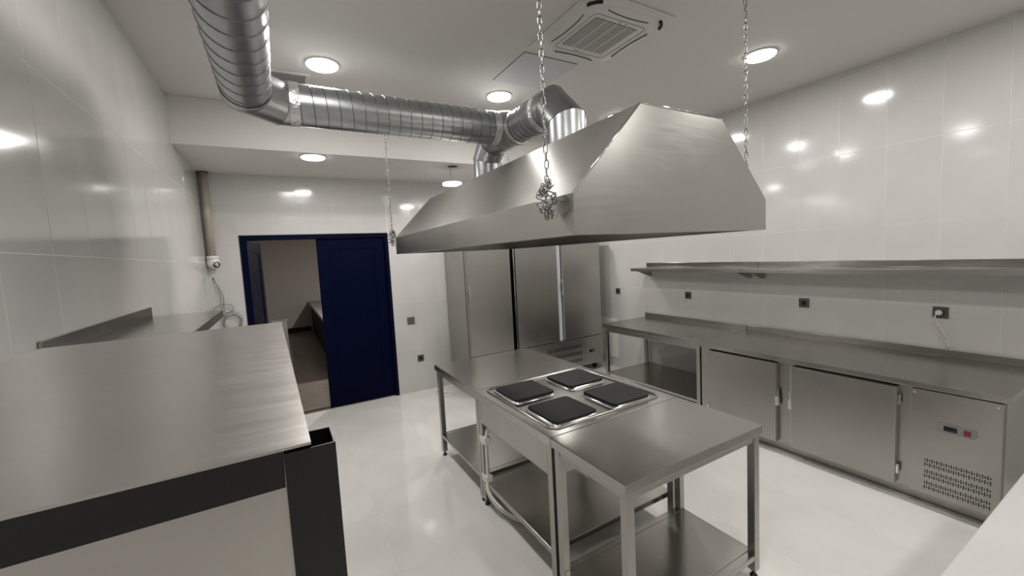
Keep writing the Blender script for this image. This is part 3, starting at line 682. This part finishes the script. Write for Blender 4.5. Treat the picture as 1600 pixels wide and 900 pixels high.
# ---------------------------------------------------------------- tall steel stand at the left, near the camera
SX0, SX1, SY0, SY1, SZ = -0.596, 0.013, 0.483, 1.618, 1.62
st = thing('tall_steel_stand', 'tall stainless steel stand with dark open square post in the left foreground', 'stand', (-0.3, 1.05, 0))
MB().slab([(SX0, SY0, SZ), (SX1, SY0, SZ), (-0.011, SY1, SZ), (SX0, SY1, SZ)], (0, 0, -0.003)).build('top_sheet', 'steel_stand', st)
MB().box(SX0, -0.0145, SY0+0.0003, SY0+0.004, SZ-0.043, SZ-0.003, 0.0008).build('front_lip', 'charcoal_steel', st)
MB().box(SX0, SX0+0.004, SY0+0.005, SY1-0.001, SZ-0.043, SZ-0.003).box(SX0+0.005, -0.0145, SY1-0.004, SY1, SZ-0.043, SZ-0.003).box(-0.018, -0.014, SY0+0.05, SY1-0.02, SZ-0.043, SZ-0.003).build('side_lip', 'steel_stand', st)
def post(x0, y0, w, name='post', zt=SZ-0.006, m='charcoal_steel'):
    k = 0.0018; b = MB(); x1, y1 = x0+w, y0+w
    b.box(x0, x1, y0, y0+k, 0.02, zt).box(x0, x1, y1-k, y1, 0.02, zt).box(x0, x0+k, y0+k, y1-k, 0.02, zt).box(x1-k, x1, y0+k, y1-k, 0.02, zt)
    b.box(x0+k, x1-k, y0+k, y1-k, zt-0.06, zt-0.055)
    o = b.build(name, m, st)
    MB().box(x0-0.003, x1+0.003, y0-0.003, y1+0.003, 0, 0.02, 0.002).build('foot_cap', 'black_plastic', o)
post(-0.0135, 0.4815, 0.0505)
post(-0.040, SY1+0.002, 0.045, zt=SZ+0.003, m='steel_stand')
post(SX0+0.006, SY0+0.012, 0.044, zt=SZ-0.05); post(SX0+0.006, SY1-0.06, 0.044, zt=SZ-0.05)
MB().box(SX0+0.052, -0.0145, SY0+0.014, SY0+0.017, 0.10, SZ-0.003).build('end_panel', 'steel_stand', st)
MB().box(SX0+0.052, -0.0145, SY1-0.02, SY1-0.017, 0.10, SZ-0.044).build('end_panel', 'steel_stand', st)

# ---------------------------------------------------------------- white half wall at the right, near the camera
hw = thing('foreground_worktop', 'white polished worktop in the right foreground', 'worktop', (2.7, 0.0, 0))
MB().box(1.05, 3.45, -0.30, 0.362, 0.815, 0.85, 0.004).build('worktop', 'white_worktop', hw)
MB().box(1.09, 3.41, -0.26, 0.322, 0.0, 0.815).build('base', 'ceiling_paint', hw)

# ---------------------------------------------------------------- pipe, security camera, loose cables
pp = thing('conduit_pipe', 'beige vertical pipe in the corner left of the door', 'pipe', (-0.615, YB-0.055, 1.93))
MB().tube([(-0.623, YB-0.055, 1.965), (-0.623, YB-0.055, ZS-0.001)], 0.036, 20).build('pipe_tube', 'pipe_beige', pp)
MB().lathe((-0.623, YB-0.055, ZS-0.001), [(0.052, 0), (0.050, -0.012), (0.037, -0.018)], 20).build('ceiling_collar', 'grille_dark', pp)
sc = thing('security_camera', 'white dome security camera under the beige corner pipe', 'camera', (-0.615, YB-0.06, 1.90))
MB().lathe((-0.618, YB-0.060, 1.90), [(0, 0.066), (0.052, 0.066), (0.058, 0.058), (0.058, 0.03), (0.052, 0.026)], 28).build('base', 'white_plastic', sc)
MB().lathe((-0.616, YB-0.062, 1.888), [(0.052, 0.04), (0.060, 0.02), (0.062, 0.0), (0.056, -0.026), (0.040, -0.046), (0.018, -0.058), (0, -0.06)], 28).build('ball', 'white_plastic', sc)
me = MB().lathe((0, 0, 0), [(0.033, 0), (0.034, 0.006), (0.026, 0.008), (0.024, 0.002), (0, 0.002)], 24).mesh('lens'); o = link('lens', me, 'black_plastic', sc)
dv = Vector((0.55, -0.80, -0.18)).normalized(); o.location = Vector((-0.616, YB-0.062, 1.880))+dv*0.054-sc.location; o.rotation_euler = dv.to_track_quat('Z', 'Y').to_euler()
me = MB().lathe((0, 0, 0), [(0.017, 0.0), (0.015, 0.006), (0, 0.009)], 20).mesh('lens_glass'); q = link('lens_glass', me, 'chrome', o)
q.location = (0.005, -0.004, 0.003)
cl = thing('cable_coil', 'grey loose cable coiled on the back wall below the camera', 'cable', (-0.6, YB-0.02, 1.70))
def wp(px, pz, off): return (px, YB-off, pz)
MB().tube(smooth_pts([wp(-0.640, 1.722, 0.004), wp(-0.625, 1.68, 0.02), wp(-0.585, 1.58, 0.025), wp(-0.567, 1.50, 0.025), wp(-0.570, 1.40, 0.025), wp(-0.560, 1.34, 0.03), wp(-0.49, 1.36, 0.04), wp(-0.50, 1.42, 0.03), wp(-0.60, 1.43, 0.03), wp(-0.70+0.03, 1.38, 0.04), wp(-0.645, 1.32, 0.05), wp(-0.56, 1.31, 0.03)]), 0.0042, 6).build('cable', 'cable_grey', cl)
MB().tube(smooth_pts([wp(-0.636, 1.722, 0.004), wp(-0.61, 1.64, 0.03), wp(-0.592, 1.54, 0.03), wp(-0.595, 1.40, 0.03), wp(-0.58, 1.32, 0.03)]), 0.003, 6).build('cable', 'cable_grey', cl)
pts = []
for i in range(90):
    a = 2*math.pi*i/18; r = 0.085+0.012*math.sin(i*0.37); pts.append(wp(-0.500+0.012*math.sin(i*0.11)+r*math.cos(a+1.9), 1.225+0.018*math.cos(i*0.17)+r*1.1*math.sin(a+1.9), 0.014+0.0003*i))
MB().tube(pts, 0.003, 6).build('coil', 'cable_grey', cl)
MB().lathe((-0.640, YB-0.0035, 1.722), [(0.009, 0.003), (0.009, -0.002), (0, -0.003)], 12, 'y').build('wall_hole', 'black_gap', cl)
fc = thing('floor_cord', 'thin white cord with a plug lying on the floor by the narrow refrigerator', 'cord', (1.76, 5.2, 0))
MB().tube(smooth_pts([(1.99, 5.30, 0.02), (1.90, 5.33, 0.006), (1.78, 5.33, 0.006), (1.68, 5.22, 0.006), (1.70, 5.05, 0.006), (1.80, 4.98, 0.006), (1.89, 5.02, 0.006), (1.88, 5.10, 0.006), (1.80, 5.13, 0.008)]), 0.005, 8).build('cord', 'cable_white', fc)
MB().box(1.765, 1.805, 5.115, 5.15, 0.0005, 0.030, 0.008).build('plug_body', 'white_plastic', fc)
